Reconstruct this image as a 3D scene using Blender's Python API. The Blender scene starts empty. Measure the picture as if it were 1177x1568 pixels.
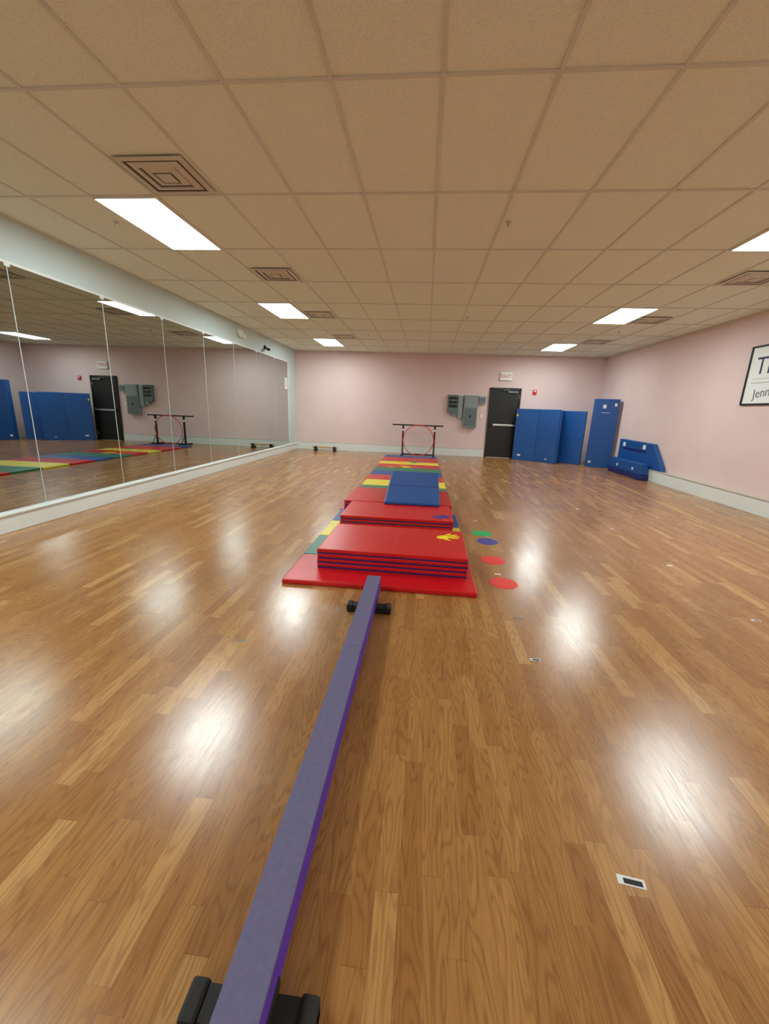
import bpy, bmesh, math, random
from mathutils import Matrix, Vector
random.seed(4)
H=3.115; D=13.60; XL=-4.282; XR=5.2975; YB=-4.5
GX=-0.0132; GY=2.689; TX=.61; TY=1.22
COL=bpy.context.scene.collection

# ---------------------------------------------------------------- materials
def lin(c):
    return tuple(((v/255)/12.92 if v/255<=.04045 else ((v/255+.055)/1.055)**2.4) for v in c)
def mat(name,rgb,rough=.6,metal=0,em=0,noise=0,nscale=8,bump=0,bscale=200,spec=.5,emc=None,coat=0):
    m=bpy.data.materials.new(name); m.use_nodes=True; nt=m.node_tree; b=nt.nodes['Principled BSDF']
    c=lin(rgb)
    b.inputs['Base Color'].default_value=(*c,1); b.inputs['Roughness'].default_value=rough
    b.inputs['Metallic'].default_value=metal; b.inputs['Specular IOR Level'].default_value=spec
    b.inputs['Coat Weight'].default_value=coat
    tc=nt.nodes.new('ShaderNodeTexCoord')
    if noise:
        n=nt.nodes.new('ShaderNodeTexNoise'); n.inputs['Scale'].default_value=nscale; n.inputs['Detail'].default_value=4
        nt.links.new(tc.outputs['Object'],n.inputs['Vector'])
        r=nt.nodes.new('ShaderNodeMapRange'); r.inputs['From Min'].default_value=.3; r.inputs['From Max'].default_value=.7
        r.inputs['To Min'].default_value=1-noise; r.inputs['To Max'].default_value=1+noise
        nt.links.new(n.outputs['Fac'],r.inputs['Value'])
        mx=nt.nodes.new('ShaderNodeVectorMath'); mx.operation='SCALE'; mx.inputs[0].default_value=c
        nt.links.new(r.outputs['Result'],mx.inputs['Scale']); nt.links.new(mx.outputs['Vector'],b.inputs['Base Color'])
    if bump:
        n2=nt.nodes.new('ShaderNodeTexNoise'); n2.inputs['Scale'].default_value=bscale; n2.inputs['Detail'].default_value=3
        nt.links.new(tc.outputs['Object'],n2.inputs['Vector'])
        bp=nt.nodes.new('ShaderNodeBump'); bp.inputs['Strength'].default_value=bump; bp.inputs['Distance'].default_value=.01
        nt.links.new(n2.outputs['Fac'],bp.inputs['Height']); nt.links.new(bp.outputs['Normal'],b.inputs['Normal'])
    if em:
        b.inputs['Emission Color'].default_value=(*(emc or (1,1,1)),1); b.inputs['Emission Strength'].default_value=em
    return m

def floor_material():
    m=bpy.data.materials.new('laminate_floor'); m.use_nodes=True; nt=m.node_tree; b=nt.nodes['Principled BSDF']
    N=nt.nodes.new; L=nt.links.new
    def val(x,sock):
        if isinstance(x,(int,float)): sock.default_value=x
        else: L(x,sock)
    def M(op,a,b2=0,c=0):
        n=N('ShaderNodeMath'); n.operation=op; val(a,n.inputs[0]); val(b2,n.inputs[1]); val(c,n.inputs[2]); return n.outputs[0]
    def V(x,y,z):
        n=N('ShaderNodeCombineXYZ'); val(x,n.inputs[0]); val(y,n.inputs[1]); val(z,n.inputs[2]); return n.outputs[0]
    tc=N('ShaderNodeTexCoord'); s=N('ShaderNodeSeparateXYZ'); L(tc.outputs['Object'],s.inputs[0])
    x,y=s.outputs[0],s.outputs[1]
    X=M('DIVIDE',x,.068); sid=M('FLOOR',X); fx=M('FRACT',X)
    w1=N('ShaderNodeTexWhiteNoise'); w1.noise_dimensions='1D'; L(sid,w1.inputs['W'])
    Y=M('ADD',M('DIVIDE',y,.50),M('MULTIPLY',w1.outputs['Value'],7.3)); pid=M('FLOOR',Y); fy=M('FRACT',Y)
    w2=N('ShaderNodeTexWhiteNoise'); w2.noise_dimensions='2D'; L(V(sid,pid,0),w2.inputs['Vector']); rnd=w2.outputs['Value']
    cr=N('ShaderNodeValToRGB'); L(rnd,cr.inputs[0]); e=cr.color_ramp.elements
    stops=[(0,(158,108,58)),(.2,(166,116,64)),(.6,(173,124,70)),(.87,(181,132,77)),(1,(202,156,98))]
    e[0].position=0; e[0].color=(*lin(stops[0][1]),1); e[1].position=1; e[1].color=(*lin(stops[-1][1]),1)
    for p,c in stops[1:-1]:
        k=e.new(p); k.color=(*lin(c),1)
    g=N('ShaderNodeTexNoise'); g.inputs['Scale'].default_value=1; g.inputs['Detail'].default_value=5; g.inputs['Roughness'].default_value=.6
    L(V(M('MULTIPLY',x,150),M('MULTIPLY',y,6),M('MULTIPLY',rnd,60)),g.inputs['Vector'])
    g2=N('ShaderNodeTexNoise'); g2.inputs['Scale'].default_value=1; g2.inputs['Detail'].default_value=1.0
    L(V(M('MULTIPLY',x,15),M('MULTIPLY',y,2.1),M('MULTIPLY',rnd,90)),g2.inputs['Vector'])
    cath=M('POWER',M('ADD',M('MULTIPLY',M('SINE',M('MULTIPLY',g2.outputs['Fac'],75)),.5),.5),3)
    gg=N('ShaderNodeMapRange'); gg.inputs['From Min'].default_value=.38; gg.inputs['From Max'].default_value=.68; L(g.outputs['Fac'],gg.inputs['Value'])
    dark=M('ADD',M('MULTIPLY',gg.outputs[0],.28),M('MULTIPLY',cath,.30))
    sx=M('LESS_THAN',fx,.02); sy=M('LESS_THAN',fy,.004)
    seam=M('MULTIPLY',M('MAXIMUM',sx,sy),.22)
    dk=M('MINIMUM',M('ADD',dark,seam),.85)
    mx=N('ShaderNodeMix'); mx.data_type='RGBA'; L(dk,mx.inputs[0]); L(cr.outputs[0],mx.inputs[6]); mx.inputs[7].default_value=(*lin((98,56,24)),1)
    L(mx.outputs[2],b.inputs['Base Color'])
    n3=N('ShaderNodeTexNoise'); n3.inputs['Scale'].default_value=3; n3.inputs['Detail'].default_value=4; L(tc.outputs['Object'],n3.inputs['Vector'])
    r=M('ADD',M('MULTIPLY',n3.outputs['Fac'],.12),.15); r=M('ADD',r,M('MULTIPLY',gg.outputs[0],.06)); L(r,b.inputs['Roughness'])
    bp=N('ShaderNodeBump'); bp.inputs['Strength'].default_value=.16; bp.inputs['Distance'].default_value=.002
    L(M('SUBTRACT',M('MULTIPLY',g.outputs['Fac'],.6),M('MULTIPLY',M('MAXIMUM',sx,sy),.8)),bp.inputs['Height']); L(bp.outputs['Normal'],b.inputs['Normal'])
    b.inputs['Specular IOR Level'].default_value=.75
    return m

def ceiling_material():
    m=mat('acoustic_tile',(230,232,222),.95,bump=.12,bscale=130,spec=.1)
    nt=m.node_tree; b=nt.nodes['Principled BSDF']; tc=nt.nodes.new('ShaderNodeTexCoord')
    n=nt.nodes.new('ShaderNodeTexNoise'); n.inputs['Scale'].default_value=90; n.inputs['Detail'].default_value=3; nt.links.new(tc.outputs['Object'],n.inputs['Vector'])
    r=nt.nodes.new('ShaderNodeValToRGB'); e=r.color_ramp.elements
    e[0].position=.3; e[0].color=(*lin((224,229,214)),1); e[1].position=.55; e[1].color=(*lin((236,242,228)),1)
    nt.links.new(n.outputs['Fac'],r.inputs[0]); nt.links.new(r.outputs[0],b.inputs['Base Color'])
    return m

MF=floor_material(); MC=ceiling_material()
GRID=mat('ceiling_grid_metal',(214,216,204),.6)
WP=mat('pink_wall_paint',(226,202,200),.75,noise=.03,nscale=1.5,bump=.05,bscale=250)
WL=mat('pale_wall_paint',(200,216,214),.7,noise=.02,nscale=2)
TRIM=mat('white_trim',(224,230,228),.45)
TRIMT=mat('trim_top',(196,190,172),.5)
LENS=mat('light_lens',(255,255,255),.5,em=29.5,emc=(.90,.995,.975))
LFR=mat('light_frame',(235,232,222),.4)
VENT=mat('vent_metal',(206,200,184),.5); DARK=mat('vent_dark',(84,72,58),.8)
MIR=mat('mirror_glass',(192,201,198),.012,metal=1)
SEAM=mat('mirror_seam',(190,204,200),.4)
RED=mat('red_vinyl',(202,16,24),.33,noise=.05,nscale=5,bump=.15,bscale=7)
BLUE=mat('blue_vinyl',(22,80,150),.42,noise=.06,nscale=4,bump=.2,bscale=6)
NAVY=mat('navy_vinyl',(24,34,105),.45)
GREEN=mat('green_vinyl',(34,120,92),.4,bump=.1,bscale=9)
YEL=mat('yellow_vinyl',(232,216,66),.4,bump=.1,bscale=9)
SUEDE=mat('beam_suede',(108,105,136),.95,noise=.06,nscale=60,spec=.15)
PURP=mat('beam_purple',(96,60,168),.8,noise=.08,nscale=20,spec=.2)
RUB=mat('black_rubber',(20,20,22),.6)
BLK=mat('black_metal',(15,16,18),.4)
DOORM=mat('door_black',(14,17,18),.45)
STEEL=mat('brushed_steel',(200,205,205),.3,metal=.9)
GRAY=mat('panel_gray',(136,152,152),.5)
GRAYD=mat('panel_gray_dark',(100,114,115),.5)
WHITE=mat('white_plastic',(238,238,232),.5)
SIGR=mat('sign_red',(200,25,25),.5)
PAPER=mat('paper_white',(235,238,238),.6)
INK=mat('ink_navy',(40,50,95),.6)
SG=mat('spot_green',(20,165,90),.5); SP=mat('spot_purple',(62,58,150),.5); SR=mat('spot_red',(225,45,40),.5)
SY=mat('spot_yellow',(245,225,30),.5); SO=mat('spot_orange',(250,130,20),.5)
PINK=mat('hoop_pink',(225,70,70),.35)
WOOD=mat('pale_wood',(196,160,112),.5,noise=.08,nscale=12)
LBL=mat('label_white',(225,228,230),.6); TAPEY=mat('tape_yellow',(196,180,90),.5)

# ---------------------------------------------------------------- mesh builder
class B:
    def __init__(s,name): s.name=name; s.bm=bmesh.new(); s.mats=[]
    def mi(s,m):
        if m not in s.mats: s.mats.append(m)
        return s.mats.index(m)
    def merge(s,t,m,mx=None,smooth=False):
        i=s.mi(m)
        for f in t.faces: f.material_index=i; f.smooth=smooth
        if mx is not None: bmesh.ops.transform(t,matrix=mx,verts=t.verts)
        me=bpy.data.meshes.new('tmp'); t.to_mesh(me); t.free(); s.bm.from_mesh(me); bpy.data.meshes.remove(me)
    def box(s,x0,x1,y0,y1,z0,z1,m,bev=0,mx=None,seg=2):
        t=bmesh.new(); bmesh.ops.create_cube(t,size=1)
        sm=Matrix.Translation(((x0+x1)/2,(y0+y1)/2,(z0+z1)/2))@Matrix.Diagonal((x1-x0,y1-y0,z1-z0,1))
        bmesh.ops.transform(t,matrix=sm,verts=t.verts)
        if bev: bmesh.ops.bevel(t,geom=list(t.edges),offset=bev,segments=seg,affect='EDGES',profile=.6)
        s.merge(t,m,mx)
    def prism(s,pts,ext,m,bev=0,mx=None):
        t=bmesh.new(); a=[t.verts.new(p) for p in pts]; e=Vector(ext); b=[t.verts.new(Vector(p)+e) for p in pts]
        n=len(pts); t.faces.new(a); t.faces.new(b[::-1])
        for i in range(n): t.faces.new((a[i],b[i],b[(i+1)%n],a[(i+1)%n]))
        bmesh.ops.recalc_face_normals(t,faces=t.faces)
        if bev: bmesh.ops.bevel(t,geom=list(t.edges),offset=bev,segments=2,affect='EDGES',profile=.6)
        s.merge(t,m,mx)
    def cyl(s,p0,p1,r,m,n=20,r2=None):
        p0=Vector(p0);p1=Vector(p1); d=p1-p0
        t=bmesh.new(); bmesh.ops.create_cone(t,cap_ends=True,segments=n,radius1=r,radius2=r if r2 is None else r2,depth=d.length)
        mx=Matrix.Translation((p0+p1)/2)@d.to_track_quat('Z','Y').to_matrix().to_4x4()
        s.merge(t,m,mx,smooth=False)
    def ell(s,c,rx,ry,h,m,ang=0,n=28):
        t=bmesh.new(); bmesh.ops.create_cone(t,cap_ends=True,segments=n,radius1=1,radius2=.97,depth=1)
        mx=Matrix.Translation(c)@Matrix.Rotation(ang,4,'Z')@Matrix.Diagonal((rx,ry,h,1))@Matrix.Translation((0,0,.5))
        s.merge(t,m,mx)
    def torus(s,mx,R,r,m,n=64,k=10):
        t=bmesh.new(); g=[]
        for i in range(n):
            a=2*math.pi*i/n; g.append([t.verts.new(((R+r*math.cos(2*math.pi*j/k))*math.cos(a),(R+r*math.cos(2*math.pi*j/k))*math.sin(a),r*math.sin(2*math.pi*j/k))) for j in range(k)])
        for i in range(n):
            for j in range(k): t.faces.new((g[i][j],g[(i+1)%n][j],g[(i+1)%n][(j+1)%k],g[i][(j+1)%k]))
        s.merge(t,m,mx,smooth=True)
    def ring(s,cx,cy,so,zo,si,zi,m):
        t=bmesh.new(); o=[t.verts.new((cx+a*so,cy+b*so,zo)) for a,b in((-1,-1),(1,-1),(1,1),(-1,1))]
        i=[t.verts.new((cx+a*si,cy+b*si,zi)) for a,b in((-1,-1),(1,-1),(1,1),(-1,1))]
        for k in range(4): t.faces.new((o[k],i[k],i[(k+1)%4],o[(k+1)%4]))
        s.merge(t,m)
    def text(s,txt,size,m,mx,ext=.002):
        cu=bpy.data.curves.new('t','FONT'); cu.body=txt; cu.size=size; cu.extrude=ext; cu.align_x='CENTER'; cu.align_y='CENTER'
        ob=bpy.data.objects.new('t',cu); COL.objects.link(ob); bpy.context.view_layer.update()
        me=bpy.data.meshes.new_from_object(ob.evaluated_get(bpy.context.evaluated_depsgraph_get()))
        t=bmesh.new(); t.from_mesh(me); bpy.data.objects.remove(ob); bpy.data.curves.remove(cu); bpy.data.meshes.remove(me)
        s.merge(t,m,mx)
    def done(s,origin=True):
        me=bpy.data.meshes.new(s.name)
        if origin:
            cs=[v.co for v in s.bm.verts]; c=Vector(((min(v.x for v in cs)+max(v.x for v in cs))/2,(min(v.y for v in cs)+max(v.y for v in cs))/2,min(v.z for v in cs)))
            bmesh.ops.translate(s.bm,verts=s.bm.verts,vec=-c)
        else: c=Vector((0,0,0))
        s.bm.to_mesh(me); s.bm.free()
        for m in s.mats: me.materials.append(m)
        o=bpy.data.objects.new(s.name,me); o.location=c; COL.objects.link(o); return o

# ---------------------------------------------------------------- room shell
b=B('floor'); b.box(XL-.1,XR+.1,YB-.1,D+.1,-.1,0,MF); b.done(False)
b=B('ceiling'); b.box(XL-.1,XR+.1,YB-.1,D+.1,H+.01,H+.1,MC); b.done(False)
b=B('wall_far'); b.box(XL-.1,XR+.1,D,D+.1,0,H+.01,WP); b.done(False)
b=B('wall_right'); b.box(XR,XR+.1,YB,D,0,H+.01,WP); b.done(False)
b=B('wall_left'); b.box(XL-.1,XL,YB,D,0,H+.01,WL); b.done(False)
b=B('wall_back'); b.box(XL-.1,XR+.1,YB-.1,YB,0,H+.01,WP); b.done(False)
b=B('trim_ceiling_grid')
i=-7
while GX+TX*i<XR:
    x=GX+TX*i
    if x>XL: b.box(x-.012,x+.012,YB,D,H+.002,H+.0095,GRID)
    i+=1
j=-6
while GY+TY*j<D:
    y=GY+TY*j
    if y>YB: b.box(XL,XR,y-.012,y+.012,H+.0015,H+.0095,GRID)
    j+=1
b.box(XL,XR,D-.02,D,H-.002,H+.009,GRID); b.box(XR-.02,XR,YB,D,H-.002,H+.009,GRID); b.box(XL,XL+.02,YB,D,H-.002,H+.009,GRID)
b.done(False)
b=B('baseboard_far'); b.box(XL,1.93,D-.03,D,0,.235,TRIM,.004); b.box(XL,1.93,D-.035,D,.235,.25,TRIMT); b.box(2.93,XR,D-.03,D,0,.235,TRIM,.004); b.box(2.93,XR,D-.035,D,.235,.25,TRIMT); b.done()
b=B('baseboard_right'); b.box(XR-.13,XR,YB,11.80,0,.245,TRIM,.006); b.box(XR-.14,XR,YB,11.80,.245,.262,TRIMT,.003)
b.box(XR-.012,XR,11.80,D-.04,0,.245,TRIM); b.done()
b=B('baseboard_left'); b.box(XL,XL+.04,YB,D-.04,0,.18,TRIM,.006); b.box(XL,XL+.055,YB,D-.04,.18,.2,TRIM,.004); b.done()

# ---------------------------------------------------------------- mirrors on left wall
b=B('wall_mirror')
ys=[-4.4]+[4.18-1.2475*k for k in range(6,0,-1)]+[4.18+1.2475*k for k in range(0,7)]+[12.78]
for a,c in zip(ys[:-1],ys[1:]):
    if c-a<.2: continue
    b.box(XL+.002,XL+.012,a+.003,c-.003,.215,2.67,MIR)
for a in ys[1:-1]: b.box(XL+.001,XL+.014,a-.0045,a+.0045,.21,2.675,SEAM)
b.box(XL,XL+.02,ys[0],12.80,2.668,2.695,TRIM); b.box(XL,XL+.02,ys[0],12.80,.20,.22,TRIM); b.box(XL,XL+.022,12.775,12.81,.2,2.695,TRIM)
for a in ys[1:-1]: b.box(XL+.001,XL+.022,a-.03,a+.03,2.64,2.675,TRIM,.003)
b.done()

# ---------------------------------------------------------------- lights
for j in (-5,-2,1,4,7):
    for i in (-5,5):
        x=GX+TX*i; y=GY+TY*j
        b=B('ceiling_light'); w=.022
        b.box(x+w,x+TX-w,y+w,y+TY-w,H-.004,H+.004,LENS)
        for q in ((x+.004,x+w,y,y+TY),(x+TX-w,x+TX-.004,y,y+TY),(x+w,x+TX-w,y+.004,y+w),(x+w,x+TX-w,y+TY-w,y+TY-.004)):
            b.box(*q,H-.010,H+.006,LFR,.002)
        b.done()
# ---------------------------------------------------------------- diffusers
for cx in (GX-3.5*TX,GX+6.5*TX):
    for cy in (-1.28,1.16,3.60,6.04,8.48,10.92):
        b=B('ceiling_vent')
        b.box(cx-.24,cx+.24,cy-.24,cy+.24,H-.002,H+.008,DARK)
        b.ring(cx,cy,.270,H-.004,.225,H-.010,VENT); b.ring(cx,cy,.225,H-.010,.225,H+.002,VENT)
        for s in (.200,.130):
            b.ring(cx,cy,s,H-.004,s-.050,H-.016,VENT); b.ring(cx,cy,s-.050,H-.016,s-.052,H-.004,VENT)
        b.box(cx-.06,cx+.06,cy-.06,cy+.06,H-.016,H-.010,VENT)
        b.done()
for (x,y) in ((.66,4.45),(-3.22,4.42),(.67,8.5),(3.9,9.6),(-1.5,10.5)):
    b=B('fire_sprinkler'); b.cyl((x,y,H+.01),(x,y,H-.003),.024,VENT); b.cyl((x,y,H-.003),(x,y,H-.03),.007,STEEL); b.cyl((x,y,H-.03),(x,y,H-.033),.014,STEEL); b.done()

# ---------------------------------------------------------------- balance beam
b=B('balance_beam')
cx=-.32
b.box(cx-.05,cx+.05,.30,2.89,.040,.146,PURP,.006)
b.box(cx-.0505,cx+.0505,.298,2.892,.140,.152,SUEDE,.004)
b.box(cx-.052,cx+.052,1.93,1.936,.042,.1535,SUEDE)
for y in (.60,2.615):
    b.box(cx-.155,cx+.155,y-.035,y+.035,.0,.050,RUB,.008)
    b.box(cx-.155,cx-.11,y-.040,y+.040,.0,.056,RUB,.01); b.box(cx+.11,cx+.155,y-.040,y+.040,.0,.056,RUB,.01)
    b.box(cx-.055,cx+.055,y-.05,y+.05,.045,.075,RUB,.004)
b.done()

# ---------------------------------------------------------------- mats
def mat_panels(name,x0,x1,y0,cols,step=.61,h=.04):
    b=B(name)
    for k,c in enumerate(cols):
        b.box(x0,x1,y0+k*step+.003,y0+(k+1)*step-.003,.0,h,c,.013,seg=3)
        b.box(x0+.02,x1-.02,y0+k*step+.006,y0+(k+1)*step-.006,.002,h-.012,c)
    b.box(x0+.01,x1-.01,y0+.02,y0+len(cols)*step-.02,.001,h*.55,NAVY)
    return b.done()
mat_panels('rainbow_panel_mat',-1.075,.475,2.955,[RED,GREEN,YEL,BLUE])
mat_panels('rainbow_panel_mat',-1.10,.44,5.40,[RED,RED,GREEN,YEL],.64)
mat_panels('rainbow_panel_mat',-1.13,.42,7.97,[RED,BLUE,GREEN,RED],.62)
mat_panels('rainbow_panel_mat',-1.15,.40,10.46,[YEL,RED,RED,BLUE],.52)

def folded(name,x0,x1,y0,y1,z0,n,t=.0375,rot=0):
    b=B(name); c=Vector(((x0+x1)/2,(y0+y1)/2,0)); R=Matrix.Translation(c)@Matrix.Rotation(rot,4,'Z')@Matrix.Translation(-c)
    for k in range(n):
        z=z0+k*t; o=random.uniform(-.008,.008)
        if k==n-1:
            xm=(x0+x1)/2
            b.box(x0+o,xm-.0005,y0+abs(o),y1,z+.010,z+t,RED,.009,R,seg=3); b.box(xm+.0005,x1+o,y0+abs(o),y1,z+.010,z+t,RED,.009,R,seg=3)
            b.box(xm-.05,xm+.05,y0+.02,y1-.02,z+.012,z+t-.004,RED,0,R)
        else: b.box(x0+o,x1+o,y0+abs(o),y1,z+.010,z+t,RED,.012,R,seg=3)
        b.box(x0+.003+o,x1-.003+o,y0+.001+abs(o),y1-.003,z,z+.018,NAVY,.003,R)
    return b.done()
folded('folded_red_mat',-.85,.43,3.235,4.05,.04,4,.0425,rot=-.015)
folded('folded_red_mat',-.91,.37,4.43,5.20,.04,4,.0405)
folded('folded_red_mat',-1.01,.40,5.225,6.20,.04,4,.0405)
b=B('blue_incline_mat')
b.prism([(-.47,5.11,.2035),(-.47,6.32,.2035),(-.47,6.32,.46),(-.47,5.11,.240)],(.71,0,0),BLUE,.012)
b.box(-.472,.242,5.71,5.716,.21,.352,NAVY)
b.done()

def hand(name,x,y,z,ang,m,s=.19):
    b=B(name); k0=s/.19
    def e(cx,cy,rx,ry,a,h):
        c=Matrix.Translation((x,y,z))@Matrix.Rotation(ang,4,'Z')@Vector((cx*k0,cy*k0,0)); b.ell(c,rx*k0,ry*k0,h,m,ang+a)
    e(0,-.040,.034,.040,0,.0030); e(0,-.022,.038,.028,0,.0032)
    for k,(fx,fy,l,a) in enumerate(((-.044,.032,.036,.42),(-.016,.050,.044,.13),(.014,.050,.043,-.13),(.042,.030,.037,-.42),(.054,-.034,.036,-1.15))):
        e(fx,fy,.0095,l,a,.0034+.0001*k)
    return b.done()
hand('hand_marker',.27,3.82,.2105,-1.1,SY,.26); hand('hand_marker',.24,4.62,.2025,-1.3,SP,.24)
hand('hand_marker',-.78,9.9,.0405,0,SO,.34); hand('hand_marker',-.62,11.0,.0405,.2,SO,.36)
hand('hand_marker',-.42,9.95,.0405,.1,SY,.36); hand('hand_marker',-.55,10.35,.0405,.1,SO,.34); hand('hand_marker',-.25,10.9,.0405,.1,SG,.34)
for (x,y,m) in ((.735,4.73,SG),(.761,4.43,SP),(.725,3.83,SR),(.728,3.284,SR)):
    b=B('floor_spot_marker'); b.cyl((x,y,0),(x,y,.003),.118,m,n=48,r2=.115); b.cyl((x,y,.002),(x,y,.0036),.095,m,n=48); b.done()
for (x,y,w,h,a,dk) in ((.712,1.021,.080,.028,-.12,1),(.716,2.187,.06,.022,.05,1),(.723,2.678,.06,.02,0,2),(.717,3.48,.06,.022,0,0),(2.457,2.934,.06,.025,0,1),(2.458,4.02,.05,.022,0,0),(-1.03,2.12,.05,.016,.1,2),(2.45,5.3,.05,.02,0,0),(.73,5.3,.06,.02,0,0),(2.4,6.4,.05,.03,0,0),(-2.55,6.9,.12,.03,.8,2)):
    b=B('floor_tape_label'); R=Matrix.Translation((x,y,0))@Matrix.Rotation(a,4,'Z')
    b.box(-w/2,w/2,-h/2,h/2,0,.0008,GRAYD if dk==2 else LBL,0,R)
    if dk==1: b.box(-w*.28,w*.40,-h*.34,h*.22,.0008,.0012,RUB,0,R)
    b.done()
b=B('floor_tape_line'); b.prism([(3.80,2.5,0),(3.815,2.5,0),(4.215,9.8,0),(4.20,9.8,0)],(0,0,.0008),TAPEY); b.done()

# ---------------------------------------------------------------- kids horizontal bar + hoop
b=B('gymnastics_bar'); y=13.0
b.cyl((-1.0,y,.94),(.54,y,.94),.02,BLK)
for x in (-.68,.30):
    b.box(x-.025,x+.025,y-.025,y+.025,.03,.90,BLK,.004); b.box(x-.03,x+.03,y-.03,y+.03,.86,.96,BLK,.006)
    b.box(x-.028,x+.028,y-.028,y+.028,.76,.82,LBL)
    b.box(x-.03,x+.03,y-.34,y+.36,.0,.045,BLK,.006)
    b.cyl((x,y-.25,.04),(x,y-.01,.35),.014,BLK,12)
    b.box(x-.04,x+.04,y-.36,y-.30,0,.055,RUB,.006)
b.box(-.68,.30,y-.02,y+.02,.02,.06,BLK,.004)
for x in (-1.0,.54): b.cyl((x-.012,y,.94),(x+.012,y,.94),.026,RUB)
b.done()
b=B('hula_hoop'); b.torus(Matrix.Translation((-.19,12.90,.484))@Matrix.Rotation(math.radians(93),4,'X'),.47,.0125,PINK); b.done()
b=B('small_balance_beam'); b.box(-3.62,-2.80,13.18,13.28,.085,.135,WOOD,.006)
for x in (-3.52,-2.90): b.box(x-.04,x+.04,13.10,13.36,0,.05,RUB,.01); b.box(x-.045,x+.045,13.16,13.30,.04,.14,RUB,.008)
b.done()

# ---------------------------------------------------------------- far wall fixtures
b=B('door_1'); w=D-.003
b.box(1.95,2.0,w-.06,w,0,2.16,BLK,.004); b.box(2.85,2.90,w-.06,w,0,2.16,BLK,.004); b.box(1.95,2.90,w-.06,w,2.10,2.16,BLK,.004)
b.box(2.0,2.85,w-.035,w,.012,2.10,DOORM,.003); b.box(2.0,2.85,w-.05,w,0,.012,STEEL)
b.box(2.03,2.82,w-.085,w-.035,1.0,1.06,STEEL,.01); b.box(2.03,2.12,w-.10,w-.03,.97,1.10,BLK,.008)
b.box(2.50,2.80,w-.09,w-.035,2.01,2.07,GRAYD,.008); b.box(2.35,2.55,w-.10,w-.06,2.08,2.10,GRAYD)
for z in (.25,1.05,1.9): b.cyl((2.845,w-.045,z-.05),(2.845,w-.045,z+.05),.01,STEEL,10)
b.done()
b=B('exit_sign'); b.box(2.21,2.57,D-.06,D,2.38,2.62,WHITE,.008); b.text('EXIT',.15,SIGR,Matrix.Translation((2.39,D-.0615,2.50))@Matrix.Rotation(math.pi/2,4,'X')); b.done()
b=B('wall_fire_alarm'); b.box(3.25,3.36,D-.05,D,2.0,2.13,SIGR,.006); b.box(3.275,3.335,D-.06,D-.045,2.07,2.11,WHITE,.004); b.box(3.27,3.34,D-.056,D-.048,2.015,2.045,SIGR,.003); b.done()
b=B('wall_electrical_panel')
b.box(1.17,1.60,D-.14,D,.92,1.90,GRAY,.006); b.box(1.20,1.57,D-.15,D-.14,.96,1.52,GRAYD,.004); b.box(1.20,1.57,D-.15,D-.14,1.55,1.87,GRAY,.004)
b.box(1.36,1.41,D-.16,D-.148,1.22,1.30,BLK)
b.box(.99,1.13,D-.12,D,1.20,1.88,GRAY,.005)
b.box(.66,.98,D-.12,D,1.36,1.90,GRAYD,.006)
for z in (1.80,1.68,1.56): b.box(.70,.95,D-.145,D-.118,z-.035,z+.035,BLK,.008)
b.box(.80,.84,D-.150,D-.118,1.73,1.75,YEL)
b.cyl((.80,D-.11,1.36),(.80,D-.11,1.28),.035,GRAYD); b.box(.78,.98,D-.08,D,1.26,1.36,GRAY,.01)
b.box(1.63,1.84,D-.10,D,1.66,1.88,GRAY,.006); b.box(1.66,1.81,D-.11,D-.10,1.70,1.84,GRAYD,.003)
b.cyl((1.60,D-.05,1.75),(1.64,D-.05,1.75),.02,GRAY); b.cyl((1.13,D-.05,1.6),(1.18,D-.05,1.6),.02,GRAY)
b.done()
b=B('light_switch'); b.box(1.70,1.78,D-.01,D,1.22,1.34,WHITE,.003); b.box(1.73,1.75,D-.02,D-.01,1.26,1.30,WHITE,.002); b.done()
for x in (-2.94,.02):
    b=B('wall_outlet'); b.box(x-.04,x+.04,D-.009,D,.50,.62,WHITE,.003)
    for z in (.53,.585): b.box(x-.016,x+.016,D-.012,D-.008,z-.014,z+.014,GRAYD,.003)
    b.done()
b=B('emergency_light'); b.box(XL,XL+.06,9.40,9.64,2.90,3.0,WHITE,.01)
for y in (9.44,9.60): b.cyl((XL+.05,y,2.90),(XL+.11,y,2.86),.045,WHITE)
b.done()
b=B('security_camera'); b.cyl((XL,11.0,2.84),(XL+.03,11.0,2.84),.05,BLK); b.cyl((XL+.03,11.0,2.84),(XL+.10,10.97,2.80),.015,BLK,10); b.cyl((XL+.07,11.04,2.80),(XL+.17,10.88,2.77),.035,BLK); b.done()
b=B('wall_paper_notice'); b.box(XL+.012,XL+.015,12.50,12.72,1.88,2.2,PAPER)
for k in range(5): b.box(XL+.015,XL+.016,12.54,12.68,1.95+.045*k,1.965+.045*k,GRAYD)
b.done()

# ---------------------------------------------------------------- framed poster on right wall
b=B('wall_framed_poster'); y0,y1,z0,z1=6.55,7.73,1.66,2.59; x=XR
b.box(x-.012,x-.002,y0+.02,y1-.02,z0+.02,z1-.02,PAPER)
for q in ((y0,y1,z0,z0+.028),(y0,y1,z1-.028,z1),(y0,y0+.028,z0,z1),(y1-.028,y1,z0,z1)): b.box(x-.03,x,*q,BLK,.004)
RT=Matrix(((0,0,-1,0),(-1,0,0,0),(0,1,0,0),(0,0,0,1)))
b.text('TINY',.38,INK,Matrix.Translation((x-.0135,7.15,2.26))@RT,.001)
b.text('Jennifer',.20,GRAYD,Matrix.Translation((x-.0135,7.20,1.86))@RT@Matrix.Rotation(.1,4,'Z'),.001)
for q in ((6.7,7.6,2.005,2.012),(6.7,7.6,2.07,2.074)): b.box(x-.0135,x-.011,*q,GRAYD)
b.done()

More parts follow.
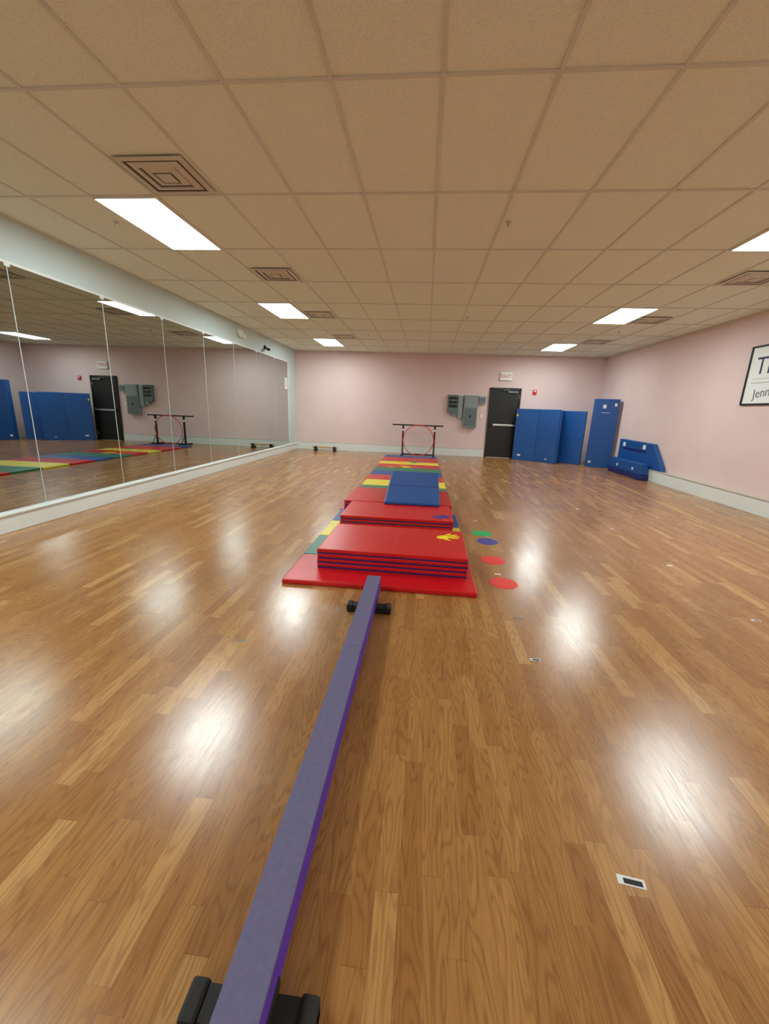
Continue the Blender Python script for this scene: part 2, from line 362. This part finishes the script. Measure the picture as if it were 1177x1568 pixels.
# ---------------------------------------------------------------- standing blue folding mats
def standing(name,pts,h,t,m=BLUE):
    b=B(name)
    for k,(p,q) in enumerate(zip(pts[:-1],pts[1:])):
        p=Vector((*p,0)); q=Vector((*q,0)); d=q-p; L=d.length; a=math.atan2(d.y,d.x)
        R=Matrix.Translation(p)@Matrix.Rotation(a,4,'Z')
        b.box(.004,L-.004,-t/2,t/2,.0,h-.02*(k>1),m,.016,R,seg=3)
        if k==0: b.box(.16,.26,-t/2-.003,-t/2,.13,.18,LBL,0,R)
        if k==1: b.box(L*.55,L*.62,-t/2-.003,-t/2,.10,.13,LBL,0,R)
    b.box(0,.05,-.03,.03,h*.85,h*.9,SY,0,Matrix.Translation((pts[0][0],pts[0][1]-.03,0)))
    return b.done()
standing('blue_folding_mat',[(2.78,13.30),(3.36,12.95),(3.84,12.45),(4.08,12.95),(4.58,12.52)],1.55,.07)
b=B('tall_folded_mat'); R=Matrix.Translation((4.60,12.16,0))@Matrix.Rotation(-.25,4,'Z')
for k in range(4): b.box(0,.62,k*.05,k*.05+.048,.0,1.87,BLUE,.014,R,seg=3)
b.box(.22,.30,-.004,.0,1.62,1.72,LBL,0,R); b.box(.05,.12,-.004,0,.12,.18,LBL,0,R)
b.box(.50,.56,-.004,0,1.68,1.76,LBL,0,R); b.box(.20,.40,-.003,0,1.50,1.512,LBL,0,R)
b.done()
b=B('blue_trapezoid_mat')
b.prism([(XR-.12,11.6,.263),(XR-.12,9.46,.263),(XR-.12,9.50,.36),(XR-.12,9.98,.83),(XR-.12,11.6,.85)],(.10,0,0),BLUE,.014)
for yy in (10.25,11.25): b.box(XR-.124,XR-.12,yy,yy+.13,.68,.78,LBL)
b.box(XR-.124,XR-.12,10.2,11.3,.60,.66,NAVY)
b.done()
b=B('blue_foam_beam'); b.box(XR-.36,XR-.14,9.85,11.5,.0,.13,NAVY,.02); b.box(XR-.34,XR-.16,9.87,11.48,.125,.38,BLUE,.03,seg=3); b.box(XR-.342,XR-.338,10.2,10.28,.2,.26,LBL); b.box(XR-.342,XR-.338,11.0,11.08,.2,.26,LBL); b.done()

# ---------------------------------------------------------------- world + camera
w=bpy.data.worlds.new('world'); bpy.context.scene.world=w; w.use_nodes=True; w.node_tree.nodes['Background'].inputs[0].default_value=(.02,.02,.02,1)
ri=(.99452,.09841,.03520); up=(-.05793,.23875,.96935); fw=(-.08699,.96608,-.24314)
cam=bpy.data.cameras.new('camera'); co=bpy.data.objects.new('camera',cam); COL.objects.link(co)
co.matrix_world=Matrix(((ri[0],up[0],-fw[0],0),(ri[1],up[1],-fw[1],0),(ri[2],up[2],-fw[2],1.3841),(0,0,0,1)))
cam.sensor_fit='HORIZONTAL'; cam.sensor_width=36; cam.lens=626.57/1177*36; cam.clip_start=.01
bpy.context.scene.camera=co
bpy.context.scene.view_settings.view_transform='Standard'
